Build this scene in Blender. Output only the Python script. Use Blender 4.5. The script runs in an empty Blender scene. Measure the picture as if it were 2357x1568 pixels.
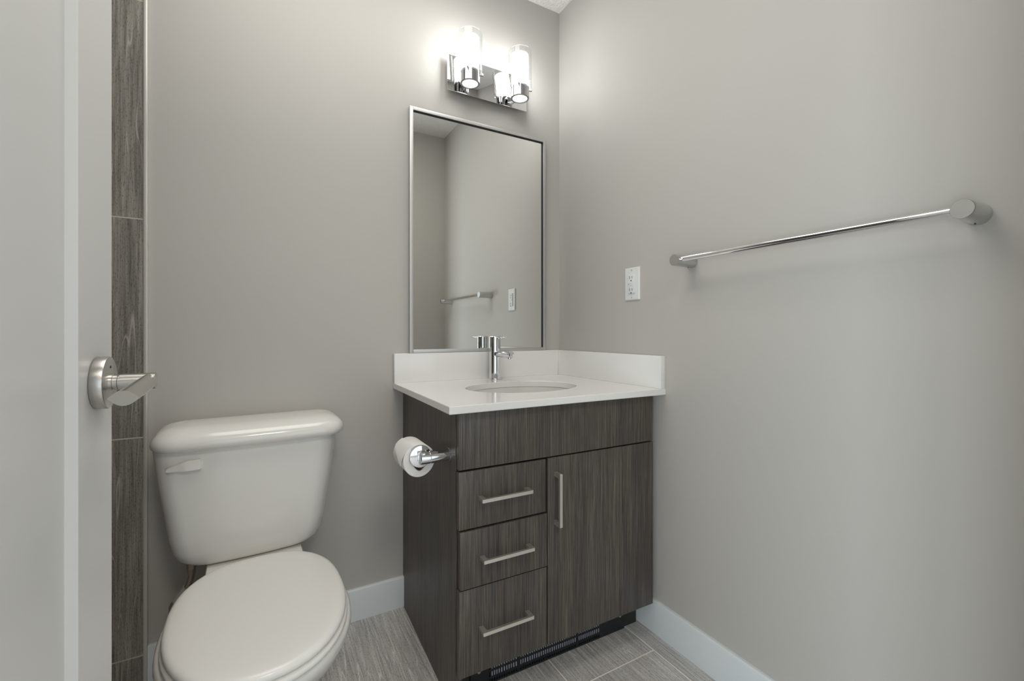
import bpy, bmesh, math, random
from mathutils import Vector, Matrix
random.seed(7)
PI = math.pi
S = bpy.context.scene
C = S.collection

# ------------------------------------------------------------------ camera
YAW = math.radians(29.175)
cam_data = bpy.data.cameras.new('camera')
cam_data.sensor_fit = 'HORIZONTAL'
cam_data.sensor_width = 36.0
cam_data.lens = 1013.4 / 2357.0 * 36.0
cam_data.shift_y = -(784.0 - 765.0) / 2357.0
cam_data.clip_start = 0.01
cam = bpy.data.objects.new('camera', cam_data)
cam.location = (-1.12, -1.59, 0.99)
cam.rotation_euler = (PI / 2, 0, -YAW)
C.objects.link(cam)
S.camera = cam

# ------------------------------------------------------------------ world and exposure
S.view_settings.view_transform = 'Standard'
S.view_settings.look = 'None'
S.view_settings.gamma = 1.0
S.view_settings.exposure = -0.03
w = bpy.data.worlds.new('world')
S.world = w
w.use_nodes = True
w.node_tree.nodes['Background'].inputs[0].default_value = (0.80, 0.90, 1.0, 1)
w.node_tree.nodes['Background'].inputs[1].default_value = 0.6
try:
    S.cycles.use_denoising = True
    S.cycles.max_bounces = 12
    S.cycles.diffuse_bounces = 8
    S.cycles.transparent_max_bounces = 16
    S.cycles.caustics_reflective = False
    S.cycles.caustics_refractive = False
    S.cycles.sample_clamp_indirect = 6.0
except Exception:
    pass


def area(name, loc, rot, sx, sy, power, col):
    d = bpy.data.lights.new(name, 'AREA')
    d.shape = 'RECTANGLE'
    d.size, d.size_y = sx, sy
    d.energy = power
    d.color = col
    o = bpy.data.objects.new(name, d)
    o.location = loc
    o.rotation_euler = rot
    C.objects.link(o)
    return o


# daylight coming in through the tall hall window behind the camera
area('window_daylight', (-0.75, -3.30, 0.92), (PI / 2, 0, 0), 2.2, 1.6, 12.5, (0.90, 0.955, 1.0))
area('added_side_fill', (-2.48, -2.36, 0.72), (PI / 2, 0, -PI / 2), 1.45, 1.2, 66.0, (0.90, 0.96, 1.0))  # fill for the right wall, sent through an added side window
# added warm fill light under the hall ceiling, unseen, no fixture
area('hall_fill_light', (-0.85, -2.35, 2.345), (0, 0, 0), 0.42, 0.42, 12.0, (1.0, 0.90, 0.78))
# added fill light under the bathroom ceiling, out of view and without a fixture
area('ceiling_fill_light', (-0.95, -0.66, 2.36), (0, 0, 0), 0.9, 0.9, 10.2, (1.0, 0.96, 0.90))
E_OPAL = 19.0
E_LENS = 1.5
SCONCE_COL = (1.0, 0.99, 0.98)


# ------------------------------------------------------------------ materials
def nodes_of(name):
    m = bpy.data.materials.new(name)
    m.use_nodes = True
    nt = m.node_tree
    b = nt.nodes['Principled BSDF']
    return m, nt, b


def plain(name, col, rough=0.5, metal=0.0, coat=0.0, spec=0.5):
    m, nt, b = nodes_of(name)
    b.inputs['Base Color'].default_value = (*col, 1)
    b.inputs['Roughness'].default_value = rough
    b.inputs['Metallic'].default_value = metal
    b.inputs['Coat Weight'].default_value = coat
    b.inputs['Coat Roughness'].default_value = 0.06
    b.inputs['Specular IOR Level'].default_value = spec
    return m


def N(nt, t, **kw):
    n = nt.nodes.new(t)
    for k, v in kw.items():
        setattr(n, k, v)
    return n


def math_node(nt, op, a, b=None, c=None):
    n = nt.nodes.new('ShaderNodeMath')
    n.operation = op
    for i, v in enumerate((a, b, c)):
        if v is None:
            continue
        if isinstance(v, (int, float)):
            n.inputs[i].default_value = v
        else:
            nt.links.new(v, n.inputs[i])
    return n.outputs[0]


def mixcol(nt, fac, a, b, blend='MIX'):
    n = nt.nodes.new('ShaderNodeMix')
    n.data_type = 'RGBA'
    n.blend_type = blend
    if isinstance(fac, (int, float)):
        n.inputs[0].default_value = fac
    else:
        nt.links.new(fac, n.inputs[0])
    for i, v in ((6, a), (7, b)):
        if isinstance(v, tuple):
            n.inputs[i].default_value = (*v, 1)
        else:
            nt.links.new(v, n.inputs[i])
    return n.outputs[2]


def ramp(nt, fac, stops):
    n = nt.nodes.new('ShaderNodeValToRGB')
    e = n.color_ramp.elements
    while len(e) < len(stops):
        e.new(0.5)
    for el, (p, c) in zip(e, stops):
        el.position = p
        el.color = (*c, 1) if isinstance(c, tuple) else (c, c, c, 1)
    nt.links.new(fac, n.inputs[0])
    return n.outputs[0]


def paint(name, col, rough, bump_scale, bump, detail=2.0):
    m, nt, b = nodes_of(name)
    b.inputs['Base Color'].default_value = (*col, 1)
    b.inputs['Roughness'].default_value = rough
    tc = N(nt, 'ShaderNodeTexCoord')
    no = N(nt, 'ShaderNodeTexNoise')
    no.inputs['Scale'].default_value = bump_scale
    no.inputs['Detail'].default_value = detail
    nt.links.new(tc.outputs['Object'], no.inputs['Vector'])
    bp = N(nt, 'ShaderNodeBump')
    bp.inputs['Strength'].default_value = bump
    bp.inputs['Distance'].default_value = 0.002
    nt.links.new(no.outputs[0], bp.inputs['Height'])
    nt.links.new(bp.outputs[0], b.inputs['Normal'])
    return m


def ceiling_mat():
    m, nt, b = nodes_of('knockdown_ceiling')
    b.inputs['Base Color'].default_value = (0.88, 0.87, 0.86, 1)
    b.inputs['Roughness'].default_value = 0.9
    tc = N(nt, 'ShaderNodeTexCoord')
    no = N(nt, 'ShaderNodeTexNoise')
    no.inputs['Scale'].default_value = 55
    no.inputs['Detail'].default_value = 4
    no.inputs['Distortion'].default_value = 1.2
    nt.links.new(tc.outputs['Object'], no.inputs['Vector'])
    h = ramp(nt, no.outputs[0], [(0.42, 0.0), (0.56, 1.0)])
    bp = N(nt, 'ShaderNodeBump')
    bp.inputs['Strength'].default_value = 0.55
    bp.inputs['Distance'].default_value = 0.006
    nt.links.new(h, bp.inputs['Height'])
    nt.links.new(bp.outputs[0], b.inputs['Normal'])
    return m


def wood_mat():
    m, nt, b = nodes_of('dark_wood_laminate')
    tc = N(nt, 'ShaderNodeTexCoord')
    oi = N(nt, 'ShaderNodeObjectInfo')
    wv = math_node(nt, 'MULTIPLY', oi.outputs['Random'], 20.0)
    mp = N(nt, 'ShaderNodeMapping')
    mp.inputs['Scale'].default_value = (1.0, 1.0, 0.022)
    nt.links.new(tc.outputs['Object'], mp.inputs['Vector'])

    def noise(scale, detail, rough, dist=0.0):
        n = N(nt, 'ShaderNodeTexNoise', noise_dimensions='4D')
        n.inputs['Scale'].default_value = scale
        n.inputs['Detail'].default_value = detail
        n.inputs['Roughness'].default_value = rough
        n.inputs['Distortion'].default_value = dist
        nt.links.new(mp.outputs[0], n.inputs['Vector'])
        nt.links.new(wv, n.inputs['W'])
        return n.outputs[0]
    fine = noise(330, 3, 0.65, 0.15)
    broad = noise(26, 2, 0.5, 0.2)
    c1 = ramp(nt, fine, [(0.33, (0.043, 0.038, 0.034)), (0.50, (0.083, 0.074, 0.066)), (0.70, (0.152, 0.136, 0.119))])
    c2 = ramp(nt, broad, [(0.35, (0.82, 0.82, 0.84)), (0.65, (1.12, 1.08, 1.02))])
    col = mixcol(nt, 1.0, c1, c2, 'MULTIPLY')
    nt.links.new(col, b.inputs['Base Color'])
    b.inputs['Roughness'].default_value = 0.42
    b.inputs['Specular IOR Level'].default_value = 0.45
    bp = N(nt, 'ShaderNodeBump')
    bp.inputs['Strength'].default_value = 0.25
    bp.inputs['Distance'].default_value = 0.0006
    nt.links.new(fine, bp.inputs['Height'])
    nt.links.new(bp.outputs[0], b.inputs['Normal'])
    return m


def tile_mat(name, u_axis, v_axis, u0, v0, tw, th, half, dark, mid, light, grout, g=0.0032, rough=0.35):
    """long side of the tile runs along v; u = column direction"""
    m, nt, b = nodes_of(name)
    ge = N(nt, 'ShaderNodeNewGeometry')
    sp = N(nt, 'ShaderNodeSeparateXYZ')
    nt.links.new(ge.outputs['Position'], sp.inputs[0])
    u = math_node(nt, 'DIVIDE', math_node(nt, 'SUBTRACT', sp.outputs[u_axis], u0), tw)
    ui = math_node(nt, 'FLOOR', u)
    vv = math_node(nt, 'DIVIDE', math_node(nt, 'SUBTRACT', sp.outputs[v_axis], v0), th)
    if half:
        par = math_node(nt, 'MULTIPLY', math_node(nt, 'FLOORED_MODULO', math_node(nt, 'ADD', ui, 1.0), 2.0), 0.5)
        vv = math_node(nt, 'ADD', vv, par)
    vi = math_node(nt, 'FLOOR', vv)
    uf = math_node(nt, 'SUBTRACT', u, ui)
    vf = math_node(nt, 'SUBTRACT', vv, vi)

    def edge(f, size):
        d = math_node(nt, 'MINIMUM', f, math_node(nt, 'SUBTRACT', 1.0, f))
        d = math_node(nt, 'MULTIPLY', d, size)
        return math_node(nt, 'LESS_THAN', d, g / 2)
    gm = math_node(nt, 'MAXIMUM', edge(uf, tw), edge(vf, th))
    seed = math_node(nt, 'ADD', math_node(nt, 'MULTIPLY', ui, 3.37), math_node(nt, 'MULTIPLY', vi, 7.91))
    # grain coordinates: strong stretch along v
    cb = N(nt, 'ShaderNodeCombineXYZ')
    nt.links.new(sp.outputs[u_axis], cb.inputs[0])
    nt.links.new(sp.outputs[v_axis], cb.inputs[1])

    def noise(scale, stretch, detail, dist, ww=1.0):
        mp = N(nt, 'ShaderNodeMapping')
        mp.inputs['Scale'].default_value = (1, stretch, 1)
        nt.links.new(cb.outputs[0], mp.inputs['Vector'])
        n = N(nt, 'ShaderNodeTexNoise', noise_dimensions='4D')
        n.inputs['Scale'].default_value = scale
        n.inputs['Detail'].default_value = detail
        n.inputs['Roughness'].default_value = 0.6
        n.inputs['Distortion'].default_value = dist
        nt.links.new(mp.outputs[0], n.inputs['Vector'])
        nt.links.new(math_node(nt, 'MULTIPLY', seed, ww), n.inputs['W'])
        return n.outputs[0]
    streak = noise(190, 0.035, 3, 0.25)
    broad = noise(24, 0.10, 2, 0.3, 1.3)
    speck = noise(420, 0.35, 2, 0.0, 0.7)
    vein = noise(17, 0.045, 2, 0.25, 2.1)
    c = ramp(nt, streak, [(0.30, dark), (0.52, mid), (0.74, light)])
    c = mixcol(nt, 1.0, c, ramp(nt, broad, [(0.3, (0.86, 0.86, 0.86)), (0.7, (1.14, 1.13, 1.11))]), 'MULTIPLY')
    c = mixcol(nt, 1.0, c, ramp(nt, speck, [(0.36, (0.62, 0.61, 0.58)), (0.46, (1, 1, 1))]), 'MULTIPLY')
    # thin pale veins: contour lines of a warped field
    vm = math_node(nt, 'ABSOLUTE', math_node(nt, 'SUBTRACT', math_node(nt, 'FRACT', math_node(nt, 'MULTIPLY', vein, 9.0)), 0.5))
    vmask = ramp(nt, vm, [(0.0, 0.55), (0.035, 0.0)])
    lt = tuple(min(1, x * 1.55) for x in light)
    c = mixcol(nt, vmask, c, lt)
    c = mixcol(nt, gm, c, grout)
    nt.links.new(c, b.inputs['Base Color'])
    nt.links.new(math_node(nt, 'ADD', math_node(nt, 'MULTIPLY', gm, 0.45), rough), b.inputs['Roughness'])
    bp = N(nt, 'ShaderNodeBump')
    bp.inputs['Strength'].default_value = 0.5
    bp.inputs['Distance'].default_value = 0.001
    hh = math_node(nt, 'SUBTRACT', math_node(nt, 'MULTIPLY', streak, 0.4), gm)
    nt.links.new(hh, bp.inputs['Height'])
    nt.links.new(bp.outputs[0], b.inputs['Normal'])
    return m


def glow_mat(name, col, strength, base=(0.9, 0.9, 0.9)):
    m, nt, b = nodes_of(name)
    b.inputs['Base Color'].default_value = (*base, 1)
    b.inputs['Roughness'].default_value = 0.3
    b.inputs['Emission Color'].default_value = (*col, 1)
    b.inputs['Emission Strength'].default_value = strength
    return m


def thin_glass(name, tint=(0.97, 0.98, 0.98), ior=1.45):
    m = bpy.data.materials.new(name)
    m.use_nodes = True
    nt = m.node_tree
    nt.nodes.remove(nt.nodes['Principled BSDF'])
    out = nt.nodes['Material Output']
    tr = N(nt, 'ShaderNodeBsdfTransparent')
    tr.inputs[0].default_value = (*tint, 1)
    gl = N(nt, 'ShaderNodeBsdfGlossy')
    gl.inputs['Roughness'].default_value = 0.02
    lw = N(nt, 'ShaderNodeLayerWeight')
    fr = N(nt, 'ShaderNodeMath', operation='MULTIPLY_ADD')
    nt.links.new(math_node(nt, 'POWER', lw.outputs['Facing'], 4.0), fr.inputs[0])
    fr.inputs[1].default_value = 0.45
    fr.inputs[2].default_value = 0.035
    mx = N(nt, 'ShaderNodeMixShader')
    nt.links.new(fr.outputs[0], mx.inputs[0])
    nt.links.new(tr.outputs[0], mx.inputs[1])
    nt.links.new(gl.outputs[0], mx.inputs[2])
    nt.links.new(mx.outputs[0], out.inputs[0])
    return m


def brushed(name, col, rough):
    m, nt, b = nodes_of(name)
    b.inputs['Base Color'].default_value = (*col, 1)
    b.inputs['Metallic'].default_value = 1.0
    b.inputs['Roughness'].default_value = rough
    tc = N(nt, 'ShaderNodeTexCoord')
    no = N(nt, 'ShaderNodeTexNoise')
    no.inputs['Scale'].default_value = 700
    nt.links.new(tc.outputs['Object'], no.inputs['Vector'])
    bp = N(nt, 'ShaderNodeBump')
    bp.inputs['Strength'].default_value = 0.08
    bp.inputs['Distance'].default_value = 0.0003
    nt.links.new(no.outputs[0], bp.inputs['Height'])
    nt.links.new(bp.outputs[0], b.inputs['Normal'])
    return m


WALL = (0.515, 0.500, 0.472)
M = dict(
    wall=paint('greige_wall_paint', WALL, 0.62, 180, 0.06),
    ceiling=ceiling_mat(),
    trim=plain('white_trim_paint', (0.73, 0.775, 0.80), 0.35),
    door=plain('white_door_paint', (0.70, 0.70, 0.69), 0.38),
    wood=wood_mat(),
    floor=tile_mat('grey_floor_tile', 0, 1, -0.0665, -0.608, 0.3085, 0.613, True,
                   (0.35, 0.344, 0.335), (0.54, 0.532, 0.52), (0.74, 0.73, 0.71), (0.92, 0.88, 0.81)),
    wtile=tile_mat('dark_wall_tile', 0, 2, -1.4194, 0.0847, 0.3085, 0.611, False,
                   (0.145, 0.135, 0.119), (0.265, 0.249, 0.223), (0.39, 0.37, 0.335), (0.55, 0.52, 0.46), rough=0.42),
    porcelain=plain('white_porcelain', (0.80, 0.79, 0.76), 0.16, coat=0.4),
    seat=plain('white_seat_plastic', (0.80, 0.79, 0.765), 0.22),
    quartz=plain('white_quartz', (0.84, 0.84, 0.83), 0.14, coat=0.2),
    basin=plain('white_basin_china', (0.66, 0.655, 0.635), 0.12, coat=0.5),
    satin=plain('towel_post_chrome', (0.60, 0.61, 0.60), 0.16, 1.0),
    chrome=plain('chrome', (0.80, 0.81, 0.83), 0.05, 1.0),
    smoke=plain('lamp_cup_chrome', (0.46, 0.46, 0.47), 0.07, 1.0),
    dchrome=plain('polished_chrome_plate', (0.72, 0.72, 0.72), 0.02, 1.0),
    nickel=brushed('brushed_nickel', (0.56, 0.54, 0.51), 0.28),
    pull=brushed('satin_nickel_pull', (0.86, 0.83, 0.77), 0.42),
    alu=brushed('brushed_aluminium_frame', (0.62, 0.62, 0.615), 0.52),
    mirror=plain('mirror_silver', (0.89, 0.90, 0.88), 0.0, 1.0),
    black=plain('flat_black', (0.012, 0.012, 0.012), 0.6),
    bmetal=plain('black_painted_metal', (0.012, 0.014, 0.018), 0.35),
    fins=plain('pale_heater_fins', (0.62, 0.66, 0.74), 0.45),
    kick=plain('black_toe_kick', (0.02, 0.02, 0.021), 0.45),
    plastic=plain('white_plastic', (0.78, 0.80, 0.80), 0.3),
    slot=plain('dark_slot', (0.02, 0.02, 0.02), 0.7),
    paper=paint('toilet_paper', (0.83, 0.82, 0.80), 0.95, 500, 0.2),
    core=plain('cardboard_core', (0.30, 0.26, 0.21), 0.9),
    hose=brushed('braided_steel', (0.42, 0.37, 0.31), 0.38),
    tag=plain('paper_tag', (0.55, 0.54, 0.51), 0.7),
    opal=glow_mat('lit_opal_glass', SCONCE_COL, E_OPAL),
    lens=glow_mat('lit_frosted_lens', SCONCE_COL, E_LENS),
    clear=thin_glass('clear_glass'),
    pane=thin_glass('window_pane_glass'),
    edge=plain('tile_edge_trim', (0.66, 0.65, 0.61), 0.3, 0.3),
    hall_fill=glow_mat('hall_fill_glow', (1.0, 0.92, 0.82), 3.0),  # glow for the added hall light; no object uses it
)


# ------------------------------------------------------------------ mesh helpers
def finish(bm, smooth=35):
    bmesh.ops.recalc_face_normals(bm, faces=bm.faces)
    me = bpy.data.meshes.new('m')
    bm.to_mesh(me)
    bm.free()
    if smooth:
        for p in me.polygons:
            p.use_smooth = True
        me.set_sharp_from_angle(angle=math.radians(smooth))
    return me


ORIGIN = {}


def obj(name, bm, mat, parent=None, smooth=35, label=None, kind=None):
    """link one bmesh as ONE object; vertices are given in the thing's drawing frame"""
    off = ORIGIN.get(parent.name) if parent else None
    if off is not None:
        bmesh.ops.translate(bm, verts=bm.verts, vec=-off)
    me = finish(bm, smooth)
    me.name = name
    o = bpy.data.objects.new(name, me)
    me.materials.append(M[mat])
    C.objects.link(o)
    if parent:
        o.parent = parent
        ORIGIN[o.name] = off
    if label:
        o['label'] = label
    if kind:
        o['kind'] = kind
    return o


def thing(name, label, cat, base, rotz=0.0, pivot=(0, 0, 0), group=None):
    """Empty at the thing's base; parts are drawn in a frame turned by rotz about pivot"""
    o = bpy.data.objects.new(name, None)
    o.empty_display_size = 0.05
    C.objects.link(o)
    p = Vector(base)
    pv = Vector(pivot)
    o.location = pv + Matrix.Rotation(rotz, 3, 'Z') @ (p - pv)
    o.rotation_euler = (0, 0, rotz)
    ORIGIN[o.name] = p
    o['label'] = label
    o['category'] = cat
    if group:
        o['group'] = group
    return o


def struct(name, bm, mat, smooth=30, parent=None):
    o = obj(name, bm, mat, parent, smooth)
    if not parent:
        o['kind'] = 'structure'
    return o


def box(bm, lo, hi, bevel=0.0, seg=2):
    r = bmesh.ops.create_cube(bm, size=1.0)
    vs = r['verts']
    for v in vs:
        v.co = Vector([lo[i] + (v.co[i] + 0.5) * (hi[i] - lo[i]) for i in range(3)])
    if bevel > 0:
        es = list({e for v in vs for e in v.link_edges})
        bmesh.ops.bevel(bm, geom=es, offset=bevel, segments=seg, profile=0.5, affect='EDGES', clamp_overlap=True)
    return bm


def B(lo, hi, bevel=0.0, seg=2):
    return box(bmesh.new(), lo, hi, bevel, seg)


def loft(bm, rings, cap0=True, cap1=True, closed=True):
    vr = [[bm.verts.new(p) for p in r] for r in rings]
    n = len(vr[0])
    for a, b in zip(vr[:-1], vr[1:]):
        for i in range(n if closed else n - 1):
            j = (i + 1) % n
            bm.faces.new((a[i], a[j], b[j], b[i]))
    if cap0:
        bm.faces.new(vr[0][::-1])
    if cap1:
        bm.faces.new(vr[-1])
    return vr


def frame_of(d):
    d = Vector(d).normalized()
    a = Vector((0, 0, 1)) if abs(d.z) < 0.9 else Vector((0, 1, 0))
    u = d.cross(a).normalized()
    v = d.cross(u).normalized()
    return d, u, v


def rod(bm, p0, p1, r0, r1=None, n=32, prof=None):
    """cylinder / turned rod between two points; prof = [(t metres along, radius)]"""
    p0, p1 = Vector(p0), Vector(p1)
    d, u, v = frame_of(p1 - p0)
    L = (p1 - p0).length
    r1 = r0 if r1 is None else r1
    prof = prof or [(0, r0), (L, r1)]
    rings = []
    for t, r in prof:
        c = p0 + d * t
        rings.append([c + (u * math.cos(2 * PI * i / n) + v * math.sin(2 * PI * i / n)) * r for i in range(n)])
    loft(bm, rings)
    return bm


def R(p0, p1, r0, r1=None, n=32, prof=None):
    return rod(bmesh.new(), p0, p1, r0, r1, n, prof)


def edged(L, r, e=0.001):
    return [(0, r - e), (e * 0.3, r - e * 0.3), (e, r), (L - e, r), (L - e * 0.3, r - e * 0.3), (L, r - e)]


def tube_shell(bm, c0, c1, ro, ri, n=48):
    """open glass sleeve with wall thickness"""
    c0, c1 = Vector(c0), Vector(c1)
    d, u, v = frame_of(c1 - c0)

    def ring(c, r):
        return [c + (u * math.cos(2 * PI * i / n) + v * math.sin(2 * PI * i / n)) * r for i in range(n)]
    rings = [ring(c0, ro), ring(c1, ro), ring(c1, ri), ring(c0, ri)]
    vr = loft(bm, rings, False, False)
    for i in range(n):
        j = (i + 1) % n
        bm.faces.new((vr[3][i], vr[3][j], vr[0][j], vr[0][i]))
    return bm


def sweep(bm, pts, r, n=16):
    pts = [Vector(p) for p in pts]
    rings = []
    prev = None
    for i, p in enumerate(pts):
        d = (pts[min(i + 1, len(pts) - 1)] - pts[max(i - 1, 0)]).normalized()
        if prev is None:
            _, u, v = frame_of(d)
        else:
            u = (prev - d * prev.dot(d)).normalized()
            v = d.cross(u)
        prev = u
        rr = r[i] if isinstance(r, (list, tuple)) else r
        rings.append([p + (u * math.cos(2 * PI * k / n) + v * math.sin(2 * PI * k / n)) * rr for k in range(n)])
    loft(bm, rings)
    return bm


def catmull(P, n=10):
    P = [Vector(p) for p in P]
    out = []
    for i in range(len(P) - 1):
        a, b, c, d = P[max(i - 1, 0)], P[i], P[i + 1], P[min(i + 2, len(P) - 1)]
        for k in range(n):
            t = k / n
            out.append(0.5 * ((2 * b) + (c - a) * t + (2 * a - 5 * b + 4 * c - d) * t * t + (3 * b - a - 3 * c + d) * t ** 3))
    out.append(P[-1])
    return out


def prism(bm, poly, axis, a, b):
    """extrude a 2D polygon along axis from a to b"""
    def mk(p, t):
        q = list(p)
        q.insert(axis, t)
        return Vector(q)
    loft(bm, [[mk(p, a) for p in poly], [mk(p, b) for p in poly]])
    return bm


def bevel_all(bm, off, seg=2, ang=30):
    es = [e for e in bm.edges if len(e.link_faces) == 2 and e.calc_face_angle(0) > math.radians(ang)]
    bmesh.ops.bevel(bm, geom=es, offset=off, segments=seg, profile=0.5, affect='EDGES', clamp_overlap=True)
    return bm


# ------------------------------------------------------------------ the room shell
HC = 2.392          # ceiling height
XR = 0.006          # right wall face
YF = -1.45          # inner face of the wall beside the doorway
XL = -2.26          # far left wall (behind the open door)
HY = -3.2           # end of the hall

bm = B((-2.5, -3.4, -0.1), (1.0, 0.15, 0.0))
struct('floor', bm, 'floor')
bm = B((-2.5, -3.4, HC), (1.0, 0.15, HC + 0.1))
struct('ceiling', bm, 'ceiling')
struct('wall_back', B((-2.5, 0.0, 0.0), (1.0, 0.12, HC)), 'wall')
struct('wall_right', B((XR, YF - 0.11, 0.0), (XR + 0.12, 0.0, HC)), 'wall')
struct('wall_left', B((XL - 0.12, YF - 0.11, 0.0), (XL, 0.0, HC)), 'wtile')
# front wall: stub on the right, the part left of the door and the header over the opening
OX0, OX1 = -1.352, -0.40
bm = bmesh.new()
poly = [(XL, 0), (OX0, 0), (OX0, 2.06), (OX1, 2.06), (OX1, 0), (XR, 0), (XR, HC), (XL, HC)]
prism(bm, poly, 1, YF - 0.11, YF)
struct('wall_front', bm, 'wall')
# painted jamb liner in the opening
bm = bmesh.new()
box(bm, (OX1 - 0.012, YF - 0.112, 0.0), (OX1, YF + 0.002 - 0.004, 2.06))
box(bm, (OX0, YF - 0.112, 0.0), (OX0 + 0.004, YF - 0.03, 2.06))
box(bm, (OX0, YF - 0.112, 2.048), (OX1, YF - 0.002, 2.06))
struct('trim_2', bm, 'trim')
# shower-side tile on the back wall and its edge trim
struct('wall_tiled', B((XL, -0.009, 0.0), (-1.4194, 0.0, HC)), 'wtile')
struct('trim_1', B((-1.4194, -0.0125, 0.0), (-1.4115, 0.0, HC), 0.0008), 'edge')
# hall behind the camera
struct('wall_hall_right', B((0.88, HY, 0), (1.0, YF - 0.11, HC)), 'wall')
WZ0, WZ1 = 0.10, 1.75


def window_wall(wall, win, axis, face, out, a0, a1, w0, w1, WZ1=WZ1):
    # a wall with one tall window opening; axis = the direction the wall runs in
    def bb(bm, p0, p1, q0, q1, z0_, z1_):
        if axis == 0:
            box(bm, (p0, min(q0, q1), z0_), (p1, max(q0, q1), z1_))
        else:
            box(bm, (min(q0, q1), p0, z0_), (max(q0, q1), p1, z1_))
    bm = bmesh.new()
    t = 0.12 * out
    bb(bm, a0, w0, face, face + t, 0, HC)
    bb(bm, w1, a1, face, face + t, 0, HC)
    bb(bm, w0, w1, face, face + t, 0, WZ0)
    bb(bm, w0, w1, face, face + t, WZ1, HC)
    struct(wall, bm, 'wall')
    bm = bmesh.new()
    f0, f1 = face - 0.012 * out, face + 0.03 * out
    bb(bm, w0, w0 + 0.05, f0, f1, WZ0, WZ1)
    bb(bm, w1 - 0.05, w1, f0, f1, WZ0, WZ1)
    bb(bm, w0 + 0.05, w1 - 0.05, f0, f1, WZ0, WZ0 + 0.05)
    bb(bm, w0 + 0.05, w1 - 0.05, f0, f1, WZ1 - 0.05, WZ1)
    m_ = (w0 + w1) / 2
    bb(bm, m_ - 0.025, m_ + 0.025, f0, f1, WZ0 + 0.05, WZ1 - 0.05)
    o = struct(win, bm, 'trim')
    bm = bmesh.new()
    bb(bm, w0 + 0.04, w1 - 0.04, face + 0.012 * out, face + 0.016 * out, WZ0 + 0.04, WZ1 - 0.04)
    obj('window_pane', bm, 'pane', o)


window_wall('wall_hall_back', 'window_1', 0, HY, -1, -2.5, 1.0, -1.85, 0.35)
window_wall('wall_hall_left', 'added_window_2', 1, -2.38, -1, HY, YF - 0.11, -3.09, -1.63, 1.36)  # unseen side window added so that light reaches the right wall
# side returns of the hall
struct('wall_hall_return', B((XR + 0.12, YF - 0.11, 0), (1.0, YF - 0.0, HC)), 'wall')

# baseboards with eased top edge
BH = 0.107


def baseboard(name, poly_axis, a, b, flip=1):
    t = 0.0125
    prof = [(0, 0), (-t, 0), (-t, BH - 0.006), (-t + 0.0015, BH - 0.0025), (-t + 0.005, BH), (0, BH)]
    bm = bmesh.new()
    if poly_axis == 'x':
        prism(bm, [(p[0], p[1]) for p in prof], 0, a, b)
    else:
        prism(bm, [(p[0] + XR, p[1]) for p in prof], 1, a, b)
    return struct(name, bm, 'trim')


baseboard('baseboard_back', 'x', -1.4110, -0.676)
baseboard('baseboard_right', 'y', YF, -0.462)
bm = B((OX1, YF, 0), (XR - 0.0125, YF + 0.0125, BH))
struct('baseboard_front', bm, 'trim')

# ------------------------------------------------------------------ open door with shaker panel
DX = -1.31
DY1 = -0.774
DY0 = YF + 0.006
bm = bmesh.new()
ST = 0.126
BV = 0.0012
T = 0.035
xf, xb = DX, DX - T
rec = 0.0115
z0, z1 = 0.012, 2.035
pz0, pz1 = 0.25, 1.90
# front face: ring of quads around a bevelled, recessed panel
outer = [(DY0, z0), (DY1, z0), (DY1, z1), (DY0, z1)]
inn = [(DY0 + ST, pz0), (DY1 - ST, pz0), (DY1 - ST, pz1), (DY0 + ST, pz1)]
pan = [(DY0 + ST + BV, pz0 + BV), (DY1 - ST - BV, pz0 + BV), (DY1 - ST - BV, pz1 - BV), (DY0 + ST + BV, pz1 - BV)]
for sx, xo, xr in ((1, xf, xf - rec), (-1, xb, xb + rec)):
    o_ = [bm.verts.new((xo, *p)) for p in outer]
    i_ = [bm.verts.new((xo, *p)) for p in inn]
    p_ = [bm.verts.new((xr, *p)) for p in pan]
    for k in range(4):
        j = (k + 1) % 4
        bm.faces.new((o_[k], o_[j], i_[j], i_[k]))
        bm.faces.new((i_[k], i_[j], p_[j], p_[k]))
    bm.faces.new(p_)
    if sx == 1:
        of = o_
    else:
        for k in range(4):
            j = (k + 1) % 4
            bm.faces.new((of[k], of[j], o_[j], o_[k]))
door = struct('door_1', bm, 'door', smooth=0)
HYc, HZc = -0.8375, 0.925
hd = obj('door_handle', R((DX, HYc, HZc), (DX + 0.0135, HYc, HZc), 0.033, n=64, prof=edged(0.0135, 0.0335, 0.0016)), 'nickel', door, 30)
obj('spindle', R((DX + 0.0125, HYc, HZc), (DX + 0.060, HYc, HZc), 0.01, n=40,
                 prof=[(0, 0.0105), (0.004, 0.0105), (0.0045, 0.0098), (0.009, 0.0098), (0.0095, 0.0088), (0.0108, 0.0088), (0.0112, 0.0106), (0.0475, 0.0106)]), 'nickel', hd)
bm = bmesh.new()


def lens_ring(y, xc, w, h, z, shear=0.0, n=12):
    r = []
    for i in range(n + 1):
        t = -1 + 2 * i / n
        r.append(Vector((xc + t * w / 2, y + shear * t, z + h * (1 - t * t))))
    for i in range(1, n):
        t = 1 - 2 * i / n
        r.append(Vector((xc + t * w / 2, y + shear * t, z - h * 1.05 * (1 - t * t))))
    return r


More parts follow.
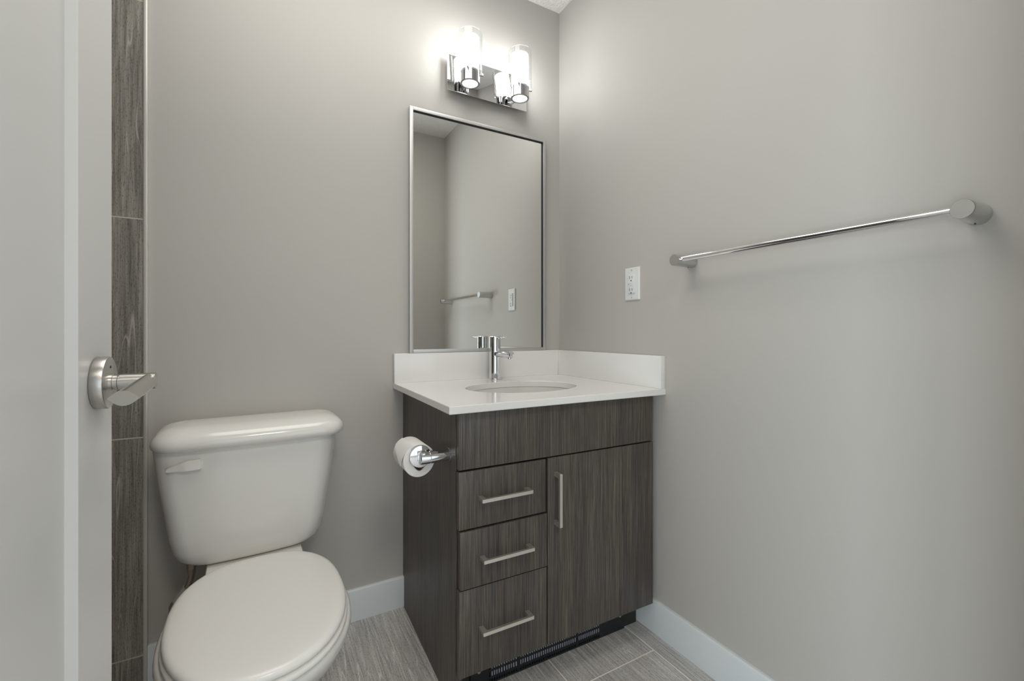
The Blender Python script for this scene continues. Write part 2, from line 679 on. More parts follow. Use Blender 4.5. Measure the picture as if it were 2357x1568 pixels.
loft(bm, [lens_ring(-0.823, DX + 0.0520, 0.015, 0.0105, HZc - 0.0005, 0.004),
          lens_ring(-0.850, DX + 0.0535, 0.020, 0.0105, HZc - 0.001, 0.004),
          lens_ring(-0.900, DX + 0.0560, 0.026, 0.0092, HZc - 0.002),
          lens_ring(-0.985, DX + 0.0585, 0.0270, 0.0078, HZc - 0.0045, -0.002)])
bevel_all(bm, 0.0006, 2, 50)
obj('lever', bm, 'nickel', hd, 40)
obj('set_screw_hole', R((DX + 0.0130, HYc + 0.001, HZc + 0.020), (DX + 0.0139, HYc + 0.001, HZc + 0.020), 0.0018, n=12), 'slot', hd)

# ------------------------------------------------------------------ toilet
TR = math.radians(2.5)
TX = -1.152
tp = (TX, 0.0, 0.0)
toilet = thing('toilet', 'white two-piece toilet with closed lid standing against the back wall beside the tiled strip', 'toilet',
               (TX, -0.38, 0.0), TR, tp)


def rrect(cx, cy, hx, hy, r, z, n=8, bow=0.0, r2=None):
    """rounded rectangle ring; bow pushes the front (-y) edge out"""
    pts = []
    r2 = r if r2 is None else r2
    for (sx, sy, a0, rr) in ((1, 1, 0, r2), (-1, 1, 90, r2), (-1, -1, 180, r), (1, -1, 270, r)):
        rr = min(rr, hx - 0.001, hy - 0.001)
        for k in range(n + 1):
            a = math.radians(a0 + 90 * k / n)
            pts.append([cx + sx * (hx - rr) + rr * math.cos(a), cy + sy * (hy - rr) + rr * math.sin(a), z])
    # subdivide the front edge for the bow
    out = []
    m = len(pts)
    for i in range(m):
        a, b = pts[i], pts[(i + 1) % m]
        out.append(a)
        if abs(a[0] - b[0]) > 0.05:
            for k in range(1, 12):
                t = k / 12
                out.append([a[0] + (b[0] - a[0]) * t, a[1] + (b[1] - a[1]) * t, z])
    for p in out:
        if p[1] < cy:
            q = (p[0] - cx) / hx
            p[1] -= bow * (1 - q * q) * min(1, (cy - p[1]) / hy)
    return [Vector(p) for p in out]


# tank
bm = bmesh.new()
TZ0, TZ1 = 0.372, 0.694
rings = []
for z, hx, fy in ((TZ0, 0.120, -0.165), (TZ0 + 0.003, 0.136, -0.172), (TZ0 + 0.010, 0.150, -0.180), (TZ0 + 0.022, 0.162, -0.187),
                  (TZ0 + 0.045, 0.1725, -0.191), (TZ0 + 0.08, 0.1800, -0.193), (0.52, 0.1895, -0.195), (0.60, 0.2015, -0.197), (TZ1, 0.2125, -0.199)):
    cy = (fy - 0.022) / 2
    rings.append(rrect(TX - 0.008, cy, hx + 0.008, abs(fy - -0.022) / 2, 0.046, z, bow=0.010, r2=0.03))
loft(bm, rings)
tank = obj('tank', bm, 'porcelain', toilet, 50)
# tank lid, domed with fat rounded edges
bm = bmesh.new()
rings = []
for z, ins in ((0.6865, 0.015), (0.689, 0.0075), (0.695, 0.0015), (0.703, 0.0), (0.711, 0.0012), (0.719, 0.0045), (0.7265, 0.0105),
               (0.7335, 0.019), (0.739, 0.031), (0.7425, 0.045), (0.7445, 0.062)):
    rings.append(rrect(TX, -0.116, 0.2325 - ins * 1.0, 0.106 - ins, max(0.058 - ins * 0.5, 0.02), z, bow=0.011, r2=max(0.05 - ins * 0.5, 0.02)))
loft(bm, rings)
obj('tank_lid', bm, 'porcelain', toilet, 60)
# flush lever: flat right block, tapering paddle to the left
bm = bmesh.new()
yl = -0.214
sect = []
for x, zt, zb, yo in ((-1.2735, 0.6625, 0.6425, 0.014), (-1.2770, 0.6660, 0.6405, 0.018), (-1.300, 0.6655, 0.6400, 0.019), (-1.312, 0.6620, 0.6400, 0.018),
                      (-1.321, 0.6590, 0.6400, 0.012), (-1.342, 0.6510, 0.6405, 0.010), (-1.3475, 0.6470, 0.6410, 0.008)):
    yb = -0.199
    sect.append([Vector((x, yb - yo, zb)), Vector((x, yb - yo, zt - 0.003)), Vector((x, yb - yo + 0.003, zt)), Vector((x, yb + 0.002, zt)), Vector((x, yb + 0.002, zb))])
loft(bm, sect)
bevel_all(bm, 0.001, 2, 35)
obj('flush_lever', bm, 'seat', toilet, 40)


def egg(cx, yb, ymax, yf, hw, hb, z, n=48):
    """plan outline of a toilet seat: flat-ish back at yb, widest at ymax, half ellipse to yf"""
    pts = []
    m = n // 2
    for i in range(m + 1):       # front half ellipse, right to left
        a = -PI * i / m
        e = 0.93
        c, s_ = math.cos(a), math.sin(a)
        pts.append((cx + hw * math.copysign(abs(c) ** e, c), ymax + (ymax - yf) * math.copysign(abs(s_) ** e, s_), z))
    k = n // 2
    for i in range(1, k):        # back superellipse, left to right
        a = PI - PI * i / k
        c, s_ = math.cos(a), math.sin(a)
        ex = 2.0 / hb
        pts.append((cx + hw * math.copysign(abs(c) ** ex, c), ymax + (yb - ymax) * abs(s_) ** ex, z))
    return [Vector(p) for p in pts]


def egg_ring(ins, z, hw=0.166, yb=-0.284, ymax=-0.505, yf=-0.748, hb=2.55):
    return egg(TX, yb - ins, ymax, yf + ins, hw - ins, hb, z)


# bowl with pedestal and the shelf under the tank
bm = bmesh.new()
rings = []
for z, hw, yb, ym, yf in ((0.0, 0.112, -0.13, -0.34, -0.56), (0.03, 0.108, -0.13, -0.34, -0.555), (0.09, 0.104, -0.13, -0.34, -0.55), (0.16, 0.110, -0.14, -0.37, -0.565),
                          (0.22, 0.128, -0.16, -0.41, -0.60), (0.27, 0.150, -0.19, -0.45, -0.65), (0.31, 0.167, -0.21, -0.475, -0.69), (0.34, 0.1760, -0.23, -0.49, -0.715),
                          (0.362, 0.1795, -0.24, -0.495, -0.735), (0.374, 0.1785, -0.245, -0.497, -0.738), (0.381, 0.174, -0.25, -0.50, -0.735), (0.3835, 0.166, -0.26, -0.50, -0.727)):
    rings.append(egg(TX, yb, ym, yf, hw, 2.3, z))
loft(bm, rings)
rings = []
for z, hx in ((0.20, 0.085), (0.30, 0.100), (0.345, 0.112), (0.366, 0.116), (0.3715, 0.112)):
    rings.append(rrect(TX, -0.185, hx, 0.145, 0.03, z))
loft(bm, rings)
obj('bowl', bm, 'porcelain', toilet, 50)
bm = bmesh.new()
loft(bm, [egg_ring(i, z) for i, z in ((0.005, 0.3845), (-0.001, 0.387), (-0.003, 0.391), (-0.002, 0.396), (0.002, 0.3985), (0.006, 0.3995))])
obj('seat', bm, 'seat', toilet, 50)
bm = bmesh.new()
loft(bm, [egg_ring(i, z) for i, z in ((0.009, 0.4005), (0.003, 0.4015), (0.0005, 0.4045), (0.0, 0.408), (0.0015, 0.4125), (0.0055, 0.4160), (0.012, 0.4180), (0.03, 0.4192), (0.07, 0.4200))])
lid = obj('seat_lid', bm, 'seat', toilet, 60)
# supply hose
bm = bmesh.new()
hose_pts = catmull([(-1.3022, -0.114, 0.3544), (-1.3024, -0.112, 0.3311), (-1.3078, -0.105, 0.306), (-1.3242, -0.0925, 0.2774), (-1.341, -0.077, 0.2508), (-1.3502, -0.0615, 0.2278), (-1.3505, -0.0415, 0.1928), (-1.3505, -0.022, 0.1650), (-1.3505, 0.004, 0.1600)])
sweep(bm, hose_pts, [0.0072 + 0.0004 * (i % 2) for i in range(len(hose_pts))])
hose = obj('supply_hose', bm, 'hose', toilet, 60, label='braided steel water supply hose')
bm = bmesh.new()
rod(bm, (-1.3022, -0.114, 0.384), (-1.3022, -0.114, 0.349), 0.0112, n=6)
rod(bm, (-1.3022, -0.114, 0.352), (-1.3024, -0.112, 0.3345), 0.0098, n=16)
obj('coupling_nut', bm, 'hose', hose, 30)
bm = bmesh.new()
sweep(bm, hose_pts[24:40], 0.0094)
obj('hose_tag', bm, 'tag', hose, 60)

# ------------------------------------------------------------------ vanity cabinet (turned one degree to the walls)
VT = math.radians(-1.0)
van = thing('vanity_cabinet', 'dark wood-grain vanity cabinet with three drawers and one door under the white counter', 'cabinet',
            (-0.35, -0.28, 0.0), VT, (0, 0, 0))
CT = 0.788
YV = -0.5635          # face of the fronts
FT = 0.0185           # front thickness
XS = -0.686           # outer face of the exposed side
# exposed side panel, notched over the baseboard
bm = bmesh.new()
back = -0.0135
prism(bm, [(back, BH + 0.004), (back, CT - 0.001), (YV + FT + 0.002, CT - 0.001), (YV + FT + 0.002, 0.0), (back - 0.015, 0.0), (back - 0.015, BH + 0.004)], 0, XS, XS + 0.018)
obj('side_panel', bm, 'wood', van, 0)
# carcass behind the fronts (open box: floor, far side, back)
bm = bmesh.new()
ci = 0.0195
box(bm, (XS + 0.0185, YV + FT + 0.003, 0.118), (-0.024, -0.030, 0.134))
box(bm, (-0.024 - 0.016, YV + FT + 0.003, 0.135), (-0.024, -0.030, CT - 0.002))
box(bm, (XS + 0.0185, -0.036, 0.135), (-0.041, -0.030, CT - 0.002))
box(bm, (XS + 0.0185, YV + FT + 0.003, 0.62), (-0.041, YV + FT + 0.02, 0.66))
box(bm, (-0.435, YV + FT + 0.003, 0.135), (-0.415, YV + FT + 0.30, 0.619))
box(bm, (XS + 0.0185, YV + FT + 0.003, 0.465), (-0.436, YV + FT + 0.02, 0.50))
box(bm, (XS + 0.0185, YV + FT + 0.003, 0.315), (-0.436, YV + FT + 0.02, 0.35))
obj('carcass', bm, 'kick', van, 0)


def front(name, x0, x1, za, zb, tilt=0.0, push=0.0):
    bm = B((x0, YV - push, za), (x1, YV + FT - push, zb), 0.0011, 2)
    if tilt:
        c = Vector(((x0 + x1) / 2, YV + FT, (za + zb) / 2))
        bmesh.ops.rotate(bm, verts=bm.verts, cent=c, matrix=Matrix.Rotation(tilt, 3, 'Z'))
    return obj(name, bm, 'wood', van, 30)


def pull(parent, cx, cz, vertical=False, push=0.0):
    L, wd, st = 0.150, 0.0088, 0.030
    bm = bmesh.new()
    yb, yo = YV - push, YV - st - push
    p = [(-L / 2, yb), (-L / 2, yo + 0.0012), (-L / 2 + 0.0012, yo), (L / 2 - 0.0012, yo), (L / 2, yo + 0.0012), (L / 2, yb), (L / 2 - 0.013, yb), (L / 2 - 0.013, yo + 0.0125)]
    for k in range(1, 5):
        a = math.radians(90 * k / 5)
        p.append((L / 2 - 0.013 - 0.005 * (1 - math.cos(a)), yo + 0.0125 - 0.005 * math.sin(a)))
    p += [(L / 2 - 0.018, yo + 0.0075), (-L / 2 + 0.018, yo + 0.0075)]
    for k in range(1, 5):
        a = math.radians(90 * (5 - k) / 5)
        p.append((-L / 2 + 0.013 + 0.005 * (1 - math.cos(a)), yo + 0.0125 - 0.005 * math.sin(a)))
    p += [(-L / 2 + 0.013, yo + 0.0125), (-L / 2 + 0.013, yb)]
    if vertical:
        # profile in (y, z), extruded along x
        prism(bm, [(q[1], cz + q[0]) for q in p], 0, cx - wd / 2, cx + wd / 2)
    else:
        prism(bm, [(cx + q[0], q[1]) for q in p], 2, cz - wd / 2, cz + wd / 2)
    bevel_all(bm, 0.0005, 2, 40)
    return obj('handle', bm, 'pull', parent, 35)


front('false_front', -0.6845, -0.012, 0.6385, 0.785)
d = front('drawer', -0.6845, -0.4245, 0.4855, 0.6335)
pull(d, -0.557, 0.561)
d = front('drawer', -0.6815, -0.4215, 0.3335, 0.4810, push=0.0025)
pull(d, -0.5535, 0.4065, push=0.0025)
d = front('drawer', -0.6845, -0.4215, 0.1080, 0.3300)
pull(d, -0.5545, 0.2225)
d = front('door', -0.4175, -0.012, 0.1080, 0.6345)
pull(d, -0.392, 0.519, vertical=True)
# recessed toe kick
obj('toe_kick', B((XS + 0.0185, -0.482, 0.0), (-0.008, -0.470, 0.117)), 'kick', van, 0)

# perforated grille screwed to the toe kick
GX0, GX1 = -0.6205, -0.0655
yg = -0.4880
xs = [GX0]
holes = set()


def add_group(x_start, n, pitch=0.0078, wslot=0.0044):
    for k in range(n):
        xs.append(x_start + k * pitch)
        xs.append(x_start + k * pitch + wslot)
        holes.add(len(xs) - 2)


add_group(-0.565, 12)
add_group(-0.565 + 12 * 0.0078 + 0.0075, 26)
add_group(-0.565 + 38 * 0.0078 + 0.015, 11)
xs.append(GX1)
zs = [0.0, 0.0050, 0.0130, 0.0190, 0.0335, 0.0390, 0.0540, 0.0595, 0.0745, 0.088]
zh = {1, 3, 5, 7}
bm = bmesh.new()
grid = [[[bm.verts.new((x, y, z)) for z in zs] for x in xs] for y in (yg, yg + 0.0016)]
solid = {}
for i in range(len(xs) - 1):
    for j in range(len(zs) - 1):
        solid[i, j] = not (i in holes and j in zh)
for (i, j), sld in solid.items():
    if not sld:
        continue
    for g_ in (0, 1):
        q = [grid[g_][i][j], grid[g_][i + 1][j], grid[g_][i + 1][j + 1], grid[g_][i][j + 1]]
        bm.faces.new(q if g_ == 0 else q[::-1])
    for (di, dj, a, b) in ((-1, 0, (i, j), (i, j + 1)), (1, 0, (i + 1, j), (i + 1, j + 1)), (0, -1, (i, j), (i + 1, j)), (0, 1, (i, j + 1), (i + 1, j + 1))):
        if not solid.get((i + di, j + dj), False):
            bm.faces.new((grid[0][a[0]][a[1]], grid[0][b[0]][b[1]], grid[1][b[0]][b[1]], grid[1][a[0]][a[1]]))
for v in [v for v in bm.verts if not v.link_faces]:
    bm.verts.remove(v)
gr = obj('vent_grille', bm, 'bmetal', van, 0, label='black perforated toe kick vent grille')
bm = bmesh.new()
x = -0.555
while x < -0.11:
    box(bm, (x, -0.4855, 0.016), (x + 0.0030, -0.4822, 0.085))
    x += 0.0043
obj('heater_fins', bm, 'fins', gr, 0)
for sx, sz in ((-0.5950, 0.0450), (-0.0840, 0.0460)):
    bm = R((sx, yg, sz), (sx, yg - 0.0022, sz), 0.0045, n=20, prof=[(0, 0.0045), (0.0012, 0.0043), (0.002, 0.003), (0.0022, 0.0018)])
    obj('screw', bm, 'nickel', gr, 40)

# ------------------------------------------------------------------ counter
ZC = 0.808
ctr = thing('vanity_countertop', 'white quartz vanity countertop with low backsplash in the corner', 'countertop', (-0.36, -0.29, CT))
SCX, SCY, SA, SB = -0.3670, -0.312, 0.197, 0.148
SROT = math.radians(-1.0)
bm = bmesh.new()
NE = 72
ell = [(SCX + SA * math.cos(2 * PI * i / NE), SCY + SB * math.sin(2 * PI * i / NE)) for i in range(NE)]
cor = [(XR - 0.0005, -0.0005), (-0.722, -0.0005), (-0.7305, -0.5785), (XR - 0.0005, -0.5905)]


def edge_pt(a):
    """point of the counter outline in direction a from the basin centre"""
    best = None
    dx, dy = math.cos(a), math.sin(a)
    for (p, q) in zip(cor, cor[1:] + cor[:1]):
        ex, ey = q[0] - p[0], q[1] - p[1]
        den = dx * ey - dy * ex
        if abs(den) < 1e-9:
            continue
        t = ((p[0] - SCX) * ey - (p[1] - SCY) * ex) / den
        s_ = ((p[0] - SCX) * dy - (p[1] - SCY) * dx) / den
        if t > 0 and -1e-9 <= s_ <= 1 + 1e-9 and (best is None or t < best):
            best = t
    return (SCX + dx * best, SCY + dy * best)


angs = sorted([2 * PI * i / NE for i in range(NE)] + [math.atan2(c[1] - SCY, c[0] - SCX) % (2 * PI) for c in cor])


def el_pt(a, k=1.0):
    r = 1 / math.sqrt((math.cos(a) / (SA * k)) ** 2 + (math.sin(a) / (SB * k)) ** 2)
    return (SCX + r * math.cos(a), SCY + r * math.sin(a))


e = 0.0018
outs = []
for k, (z, ins) in enumerate(((CT, e), (CT + e, 0), (ZC - e, 0), (ZC - e * 0.3, e * 0.3), (ZC, e))):
    r = []
    for a in angs:
        x_, y_ = edge_pt(a)
        vx, vy = SCX - x_, SCY - y_
        L = math.hypot(vx, vy)
        r.append((x_ + vx / L * ins, y_ + vy / L * ins, z))
    outs.append(r)
ins_r = [[(*el_pt(a, 1.006), ZC) for a in angs], [(*el_pt(a), ZC - 0.0015) for a in angs], [(*el_pt(a), CT) for a in angs]]
rings = outs + ins_r
vr = [[bm.verts.new(p) for p in r] for r in rings]
n = len(angs)
for a, b in list(zip(vr[:-1], vr[1:])) + [(vr[-1], vr[0])]:
    for i in range(n):
        j = (i + 1) % n
        bm.faces.new((a[i], a[j], b[j], b[i]))
obj('worktop', bm, 'quartz', ctr, 12)
obj('backsplash', B((-0.722, -0.0205, ZC), (XR - 0.0207, -0.0005, 0.9135), 0.0012), 'quartz', ctr, 30)
obj('side_splash', B((XR - 0.0205, -0.5895, ZC), (XR - 0.0005, -0.0010, 0.9135), 0.0012), 'quartz', ctr, 30)

# undermount basin
bs = thing('undermount_basin', 'white oval sink basin set under the quartz counter below the faucet', 'sink', (SCX, SCY, 0.64))
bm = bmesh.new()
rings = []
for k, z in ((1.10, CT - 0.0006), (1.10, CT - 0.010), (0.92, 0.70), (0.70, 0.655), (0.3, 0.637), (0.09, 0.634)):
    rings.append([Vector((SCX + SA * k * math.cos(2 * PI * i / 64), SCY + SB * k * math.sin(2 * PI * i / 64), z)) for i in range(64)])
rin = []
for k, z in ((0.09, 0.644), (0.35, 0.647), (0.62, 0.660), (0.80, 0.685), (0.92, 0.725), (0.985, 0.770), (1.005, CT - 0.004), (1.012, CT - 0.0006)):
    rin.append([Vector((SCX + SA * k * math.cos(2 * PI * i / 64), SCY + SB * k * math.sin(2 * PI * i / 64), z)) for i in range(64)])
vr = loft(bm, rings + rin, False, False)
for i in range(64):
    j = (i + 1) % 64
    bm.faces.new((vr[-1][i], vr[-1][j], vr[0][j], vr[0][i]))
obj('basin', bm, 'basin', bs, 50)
obj('drain', R((SCX, SCY, 0.636), (SCX, SCY, 0.6475), 0.02, n=32, prof=[(0, 0.017), (0.009, 0.017), (0.0095, 0.022), (0.0112, 0.021), (0.0115, 0.018)]), 'chrome', bs, 40)

# ------------------------------------------------------------------ faucet
FX, FY = -0.3455, -0.0665
fa = thing('basin_faucet', 'chrome single-lever basin faucet standing on the counter behind the oval sink', 'faucet', (FX, FY, ZC))
obj('base_ring', R((FX, FY, ZC), (FX, FY, ZC + 0.004), 0.027, n=48, prof=edged(0.004, 0.0265, 0.001)), 'chrome', fa)
body = obj('body', R((FX, FY, ZC + 0.004), (FX, FY, 0.9435), 0.0215, n=64, prof=[(0, 0.0225), (0.02, 0.0220), (0.10, 0.0216), (0.1345, 0.0216), (0.1355, 0.0206)]), 'chrome', fa)
obj('joint_ring', R((FX, FY, 0.9430), (FX, FY, 0.9460), 0.0198, n=48), 'black', fa)
obj('handle_cap', R((FX, FY, 0.9455), (FX, FY, 0.9740), 0.0216, n=64, prof=[(0, 0.0206), (0.001, 0.0217), (0.0265, 0.0217), (0.0285, 0.0200)]), 'chrome', fa)
bm = bmesh.new()
rod(bm, (FX, FY - 0.020, 0.9665), (FX, FY - 0.034, 0.9672), 0.0045, n=24)
rod(bm, (FX, FY - 0.030, 0.9670), (FX, FY - 0.098, 0.9712), 0.0031, n=24, prof=edged(0.0682, 0.0031, 0.0008))
obj('lever', bm, 'chrome', fa)
sp = obj('spout', R((FX, FY - 0.012, 0.9065), (FX, -0.1985, 0.9085), 0.0118, n=48, prof=edged(0.120, 0.0120, 0.0006)), 'chrome', fa)
obj('aerator', R((FX, -0.1835, 0.8995), (FX, -0.1835, 0.8915), 0.0082, n=32, prof=[(0, 0.0082), (0.006, 0.0082), (0.0075, 0.0066), (0.008, 0.0066)]), 'chrome', sp)

# ------------------------------------------------------------------ mirror
MZ0, MZ1, MX0, MX1 = 0.9142, 1.8115, -0.6660, -0.0778
mr = thing('wall_mirror', 'tall framed wall mirror with slim silver frame resting on the backsplash', 'mirror', ((MX0 + MX1) / 2, -0.008, MZ0), math.radians(0.0))
FW, YM = 0.0125, -0.0195
for lo, hi in (((MX0, MZ0), (MX0 + FW, MZ1)), ((MX1 - FW, MZ0), (MX1, MZ1)), ((MX0 + FW + 0.0002, MZ1 - FW), (MX1 - FW - 0.0002, MZ1)), ((MX0 + FW + 0.0002, MZ0), (MX1 - FW - 0.0002, MZ0 + FW))):
    obj('frame_bar', B((lo[0], YM, lo[1]), (hi[0], -0.0010, hi[1]), 0.0009, 2), 'alu', mr, 30)
bm = B((MX0 + FW, -0.0115, MZ0 + FW), (MX1 - FW, -0.0085, MZ1 - FW))
mg = obj('mirror_glass', bm, 'mirror', mr, 0)
obj('lip_reflection', B((MX0 + FW + 0.0003, -0.0165, MZ1 - FW - 0.0028), (MX1 - FW - 0.0003, -0.0118, MZ1 - FW - 0.0002)), 'black', mr, 0)  # dark reflection of the frame's inner edge, built as black strips
obj('lip_reflection', B((MX1 - FW - 0.0028, -0.0165, MZ0 + FW + 0.0002), (MX1 - FW - 0.0002, -0.0118, MZ1 - FW - 0.003)), 'black', mr, 0)

# ------------------------------------------------------------------ vanity light
LX, LY = -0.353, -0.0885
vl = thing('vanity_light', 'two-lamp chrome vanity wall light with glass cylinder shades above the mirror', 'wall light', (LX, 0.0, 1.903))
bm = B((LX - 0.1735, -0.0285, 1.9030), (LX + 0.1735, -0.0255, 2.0375), 0.0005, 2)
obj('back_plate', bm, 'dchrome', vl, 30)
obj('wall_mount', B((LX - 0.145, -0.0254, 1.930), (LX + 0.145, -0.0005, 2.012), 0.001, 1), 'trim', vl, 30)


def lamp(x):
    zb = 1.911
    arm = obj('arm', R((x, -0.0284, 1.9235), (x, LY + 0.033, 1.9235), 0.0058, n=24), 'chrome', vl)
    bm = bmesh.new()
    # cup: turned sleeve with an open bottom lip
    n_ = 56
    prof = [(0.0290, zb + 0.0030), (0.0295, zb), (0.0352, zb), (0.0362, zb + 0.001), (0.0362, zb + 0.0345), (0.0350, zb + 0.0352), (0.0350, zb + 0.0370), (0.0362, zb + 0.0377),
            (0.0362, zb + 0.0440), (0.0352, zb + 0.0450), (0.0290, zb + 0.0450), (0.0290, zb + 0.0030)]
    rings = [[Vector((x + r * math.cos(2 * PI * i / n_), LY + r * math.sin(2 * PI * i / n_), z)) for i in range(n_)] for r, z in prof]
    loft(bm, rings, False, False)
    bmesh.ops.remove_doubles(bm, verts=bm.verts, dist=1e-6)
    cup = obj('lamp_cup', bm, 'smoke', vl, 40)
    obj('frosted_lens', R((x, LY, zb + 0.0035), (x, LY, zb + 0.0075), 0.0288, n=48), 'lens', cup)
    for a in (math.radians(-125), math.radians(-8), math.radians(112)):
        c_, s_ = math.cos(a), math.sin(a)
        bm = bmesh.new()
        rod(bm, (x + 0.0350 * c_, LY + 0.0350 * s_, zb + 0.0395), (x + 0.0510 * c_, LY + 0.0510 * s_, zb + 0.0395), 0.0023, n=12)
        rod(bm, (x + 0.0495 * c_, LY + 0.0495 * s_, zb + 0.0385), (x + 0.0495 * c_, LY + 0.0495 * s_, zb + 0.0480), 0.0021, n=12)
        obj('peg', bm, 'smoke', cup)
    bm = bmesh.new()
    rod(bm, (x, LY, zb + 0.0452), (x, LY, 2.0820), 0.0335, n=56, prof=[(0, 0.0335), (0.1230, 0.0335), (0.1258, 0.0320)])
    obj('opal_tube', bm, 'opal', vl)
    bm = bmesh.new()
    tube_shell(bm, (x, LY, zb + 0.0425), (x, LY, 2.0950), 0.0462, 0.0442, 64)
    obj('glass_shade', bm, 'clear', vl)


lamp(LX - 0.107)
lamp(LX + 0.107)

# ------------------------------------------------------------------ outlet
OY, OZ = -0.4455, 1.1600
ou = thing('wall_outlet', 'white double socket outlet on the right wall between vanity and towel bar', 'outlet', (XR, OY, OZ - 0.0572))
bm = bmesh.new()
rings = []
for ins, xx in ((0.0, XR - 0.0002), (0.0, XR - 0.0022), (0.0012, XR - 0.0042), (0.0032, XR - 0.0056), (0.006, XR - 0.0060)):
    hy, hz = 0.0352 - ins, 0.0572 - ins
    rings.append([Vector((xx, OY - hy, OZ - hz)), Vector((xx, OY + hy, OZ - hz)), Vector((xx, OY + hy, OZ + hz)), Vector((xx, OY - hy, OZ + hz))])
loft(bm, rings)
obj('cover_plate', bm, 'plastic', ou, 25)
XP = XR - 0.0060
rc = obj('receptacle', B((XP - 0.0042, OY - 0.0163, OZ - 0.0330), (XP, OY + 0.0163, OZ + 0.0330), 0.0010, 2), 'plastic', ou, 30)
xo = XP - 0.0046
for zc in (0.0225, -0.0205):
    obj('socket_slot', B((xo, OY - 0.0072, OZ + zc - 0.0038), (xo + 0.001, OY - 0.0056, OZ + zc + 0.0038)), 'slot', rc, 0)
    obj('socket_slot', B((xo, OY + 0.0050, OZ + zc - 0.0046), (xo + 0.001, OY + 0.0068, OZ + zc + 0.0046)), 'slot', rc, 0)
    obj('ground_hole', R((xo, OY - 0.001, OZ + zc - 0.0115), (xo + 0.001, OY - 0.001, OZ + zc - 0.0115), 0.0024, n=12), 'slot', rc, 0)
obj('test_button', B((xo - 0.0006, OY - 0.0085, OZ + 0.0010), (xo + 0.001, OY + 0.0065, OZ + 0.0052), 0.0004), 'plastic', rc, 30)
obj('test_button', B((xo - 0.0006, OY - 0.0085, OZ - 0.0062), (xo + 0.001, OY + 0.0065, OZ - 0.0020), 0.0004), 'plastic', rc, 30)
obj('indicator', R((xo, OY + 0.0115, OZ - 0.001), (xo + 0.001, OY + 0.0115, OZ - 0.001), 0.0013, n=10), 'slot', rc, 0)
for sz in (0.0482, -0.0482):
    obj('screw', R((XP + 0.0004, OY, OZ + sz), (XP - 0.0008, OY, OZ + sz), 0.0022, n=16), 'alu', ou)

# ------------------------------------------------------------------ towel bar
BZ = 1.2045
tb = thing('towel_bar', 'long chrome towel bar mounted on the right wall at shoulder height', 'towel bar', (XR, -1.0, BZ - 0.018))
YA, YB = -0.6925, -1.3060
for y_, in ((YA,), (YB,)):
    bm = bmesh.new()
    rings = []
    for xx, k, dy in ((XR - 0.0003, 1.10, 0.0), (-0.012, 1.06, 0.0), (-0.070, 1.0, 0.0), (-0.0742, 0.985, 0.0), (-0.0750, 0.95, 0.0)):
        rings.append([Vector((xx, y_ + dy + 0.0165 * k * math.cos(2 * PI * i / 48), BZ - 0.002 + 0.0170 * k * math.sin(2 * PI * i / 48))) for i in range(48)])
    loft(bm, rings)
    po = obj('post', bm, 'satin', tb, 40)
    obj('set_screw', R((-0.012, y_, BZ - 0.0205), (-0.012, y_, BZ - 0.0212), 0.0016, n=10), 'slot', po, 0)
bm = R((-0.056, YA - 0.012, BZ), (-0.056, YB + 0.012, BZ), 0.0078, n=32)
obj('bar', bm, 'chrome', tb)

# ------------------------------------------------------------------ paper holder and roll
PX, PY, PZ = -0.7680, -0.4870, 0.6655
ph = thing('paper_holder', 'chrome toilet paper holder mounted on the side of the vanity cabinet', 'paper holder', (-0.695, PY, PZ - 0.016))
obj('post', R((-0.6945, PY, PZ + 0.0005), (-0.7500, PY, PZ - 0.0005), 0.0160, n=48, prof=[(0, 0.0165), (0.0025, 0.0165), (0.0030, 0.0160), (0.0545, 0.0160), (0.0555, 0.0152)]), 'chrome', ph)
obj('end_cap', R((-0.7502, PY, PZ - 0.0005), (-0.7760, PY, PZ - 0.0005), 0.0160, n=48, prof=[(0, 0.0152), (0.001, 0.0160), (0.0245, 0.0160), (0.0258, 0.0148)]), 'chrome', ph)
obj('end_disc', R((PX, -0.4715, PZ), (PX, -0.4675, PZ), 0.0285, n=56, prof=edged(0.004, 0.0285, 0.0008)), 'chrome', ph)
obj('roll_bar', R((PX, -0.4676, PZ), (PX, -0.3480, PZ), 0.0080, n=32, prof=edged(0.1196, 0.0080, 0.001)), 'chrome', ph)
rl = thing('toilet_paper_roll', 'white toilet paper roll hanging on the chrome holder beside the vanity', 'toilet roll', (PX, -0.412, 0.609))
RC = Vector((PX - 0.001, -0.412, PZ - 0.0125))
RR, RI = 0.0425, 0.0205
y0_, y1_ = -0.4625, -0.3600
bm = bmesh.new()
n_ = 64


def rring(r, y, wob=0.0):
    return [Vector((RC.x + (r + wob * math.sin(3 * t)) * math.cos(t), y, RC.z + (r + wob * math.sin(3 * t)) * math.sin(t))) for t in (2 * PI * i / n_ for i in range(n_))]


def hring(grow, y):
    # the slack core hangs from the bar: an egg-shaped hole, pointed at the bottom
    out = []
    for i in range(n_):
        t = 2 * PI * i / n_
        c_, s_ = math.cos(t), math.sin(t)
        if s_ >= 0:
            p = (0.0185 * c_, 0.0225 * s_)
        else:
            p = (0.0185 * c_ * (1 - 0.30 * s_ * s_), -0.0250 * abs(s_) ** 0.9)
        k = 1 - grow / 0.02
        out.append(Vector((PX + p[0] * k, y, PZ - 0.0147 + p[1] * k)))
    return out


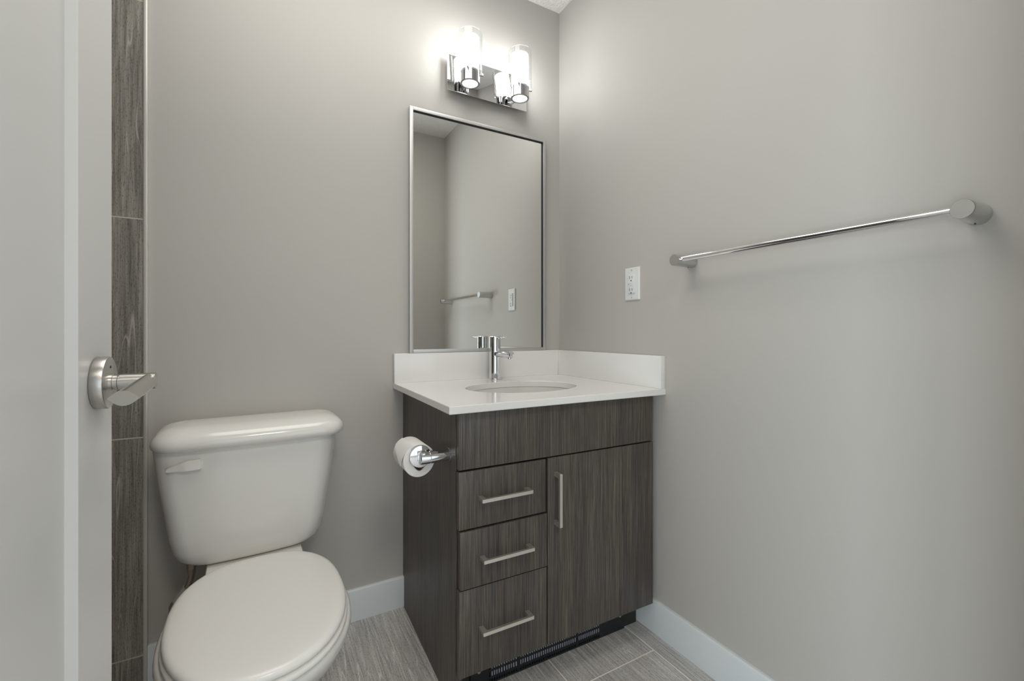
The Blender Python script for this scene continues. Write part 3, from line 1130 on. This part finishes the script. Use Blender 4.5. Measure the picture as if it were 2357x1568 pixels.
rg = [rring(RR - 0.001, y0_), rring(RR, y0_ + 0.001, 0.0005), rring(RR, y1_ - 0.001, 0.0005), rring(RR - 0.001, y1_), hring(0.0, y1_), hring(0.0, y0_)]
vr = loft(bm, rg, False, False)
for i in range(n_):
    j = (i + 1) % n_
    bm.faces.new((vr[-1][i], vr[-1][j], vr[0][j], vr[0][i]))
obj('paper', bm, 'paper', rl, 40)
bm = bmesh.new()
vr = loft(bm, [hring(0.0002, y0_ + 0.001), hring(0.0002, y1_ - 0.001), hring(0.0013, y1_ - 0.001), hring(0.0013, y0_ + 0.001)], False, False)
for i in range(n_):
    j = (i + 1) % n_
    bm.faces.new((vr[-1][i], vr[-1][j], vr[0][j], vr[0][i]))
obj('core', bm, 'core', rl, 60)
# loose end folded to a point on the door side of the roll
bm = bmesh.new()
cols = 14
vsheet = []
for k in range(cols + 1):
    t = k / cols
    a = math.radians(112 + 78 * t)
    r = RR + 0.0010 + 0.013 * max(0, t - 0.35) ** 1.5
    half = 0.0505 if t < 0.45 else 0.0505 * (1 - (t - 0.45) / 0.55) + 0.002
    row = []
    for ya in (y0_ + 0.002, y0_ + 0.002 + 2 * half):
        row.append(Vector((RC.x + r * math.cos(a), ya, RC.z + r * math.sin(a))))
    vsheet.append(row)
gridv = [[bm.verts.new(p) for p in row] for row in vsheet]
gridb = [[bm.verts.new(Vector((p.x - (p.x - RC.x) * 0.012, p.y, p.z - (p.z - RC.z) * 0.012))) for p in row] for row in vsheet]
for g_ in (gridv, gridb):
    for a, b in zip(g_[:-1], g_[1:]):
        bm.faces.new((a[0], a[1], b[1], b[0]))
for k in range(cols):
    for s_ in (0, 1):
        bm.faces.new((gridv[k][s_], gridv[k + 1][s_], gridb[k + 1][s_], gridb[k][s_]))
bm.faces.new((gridv[0][0], gridv[0][1], gridb[0][1], gridb[0][0]))
bm.faces.new((gridv[-1][0], gridv[-1][1], gridb[-1][1], gridb[-1][0]))
obj('loose_end', bm, 'paper', rl, 60)
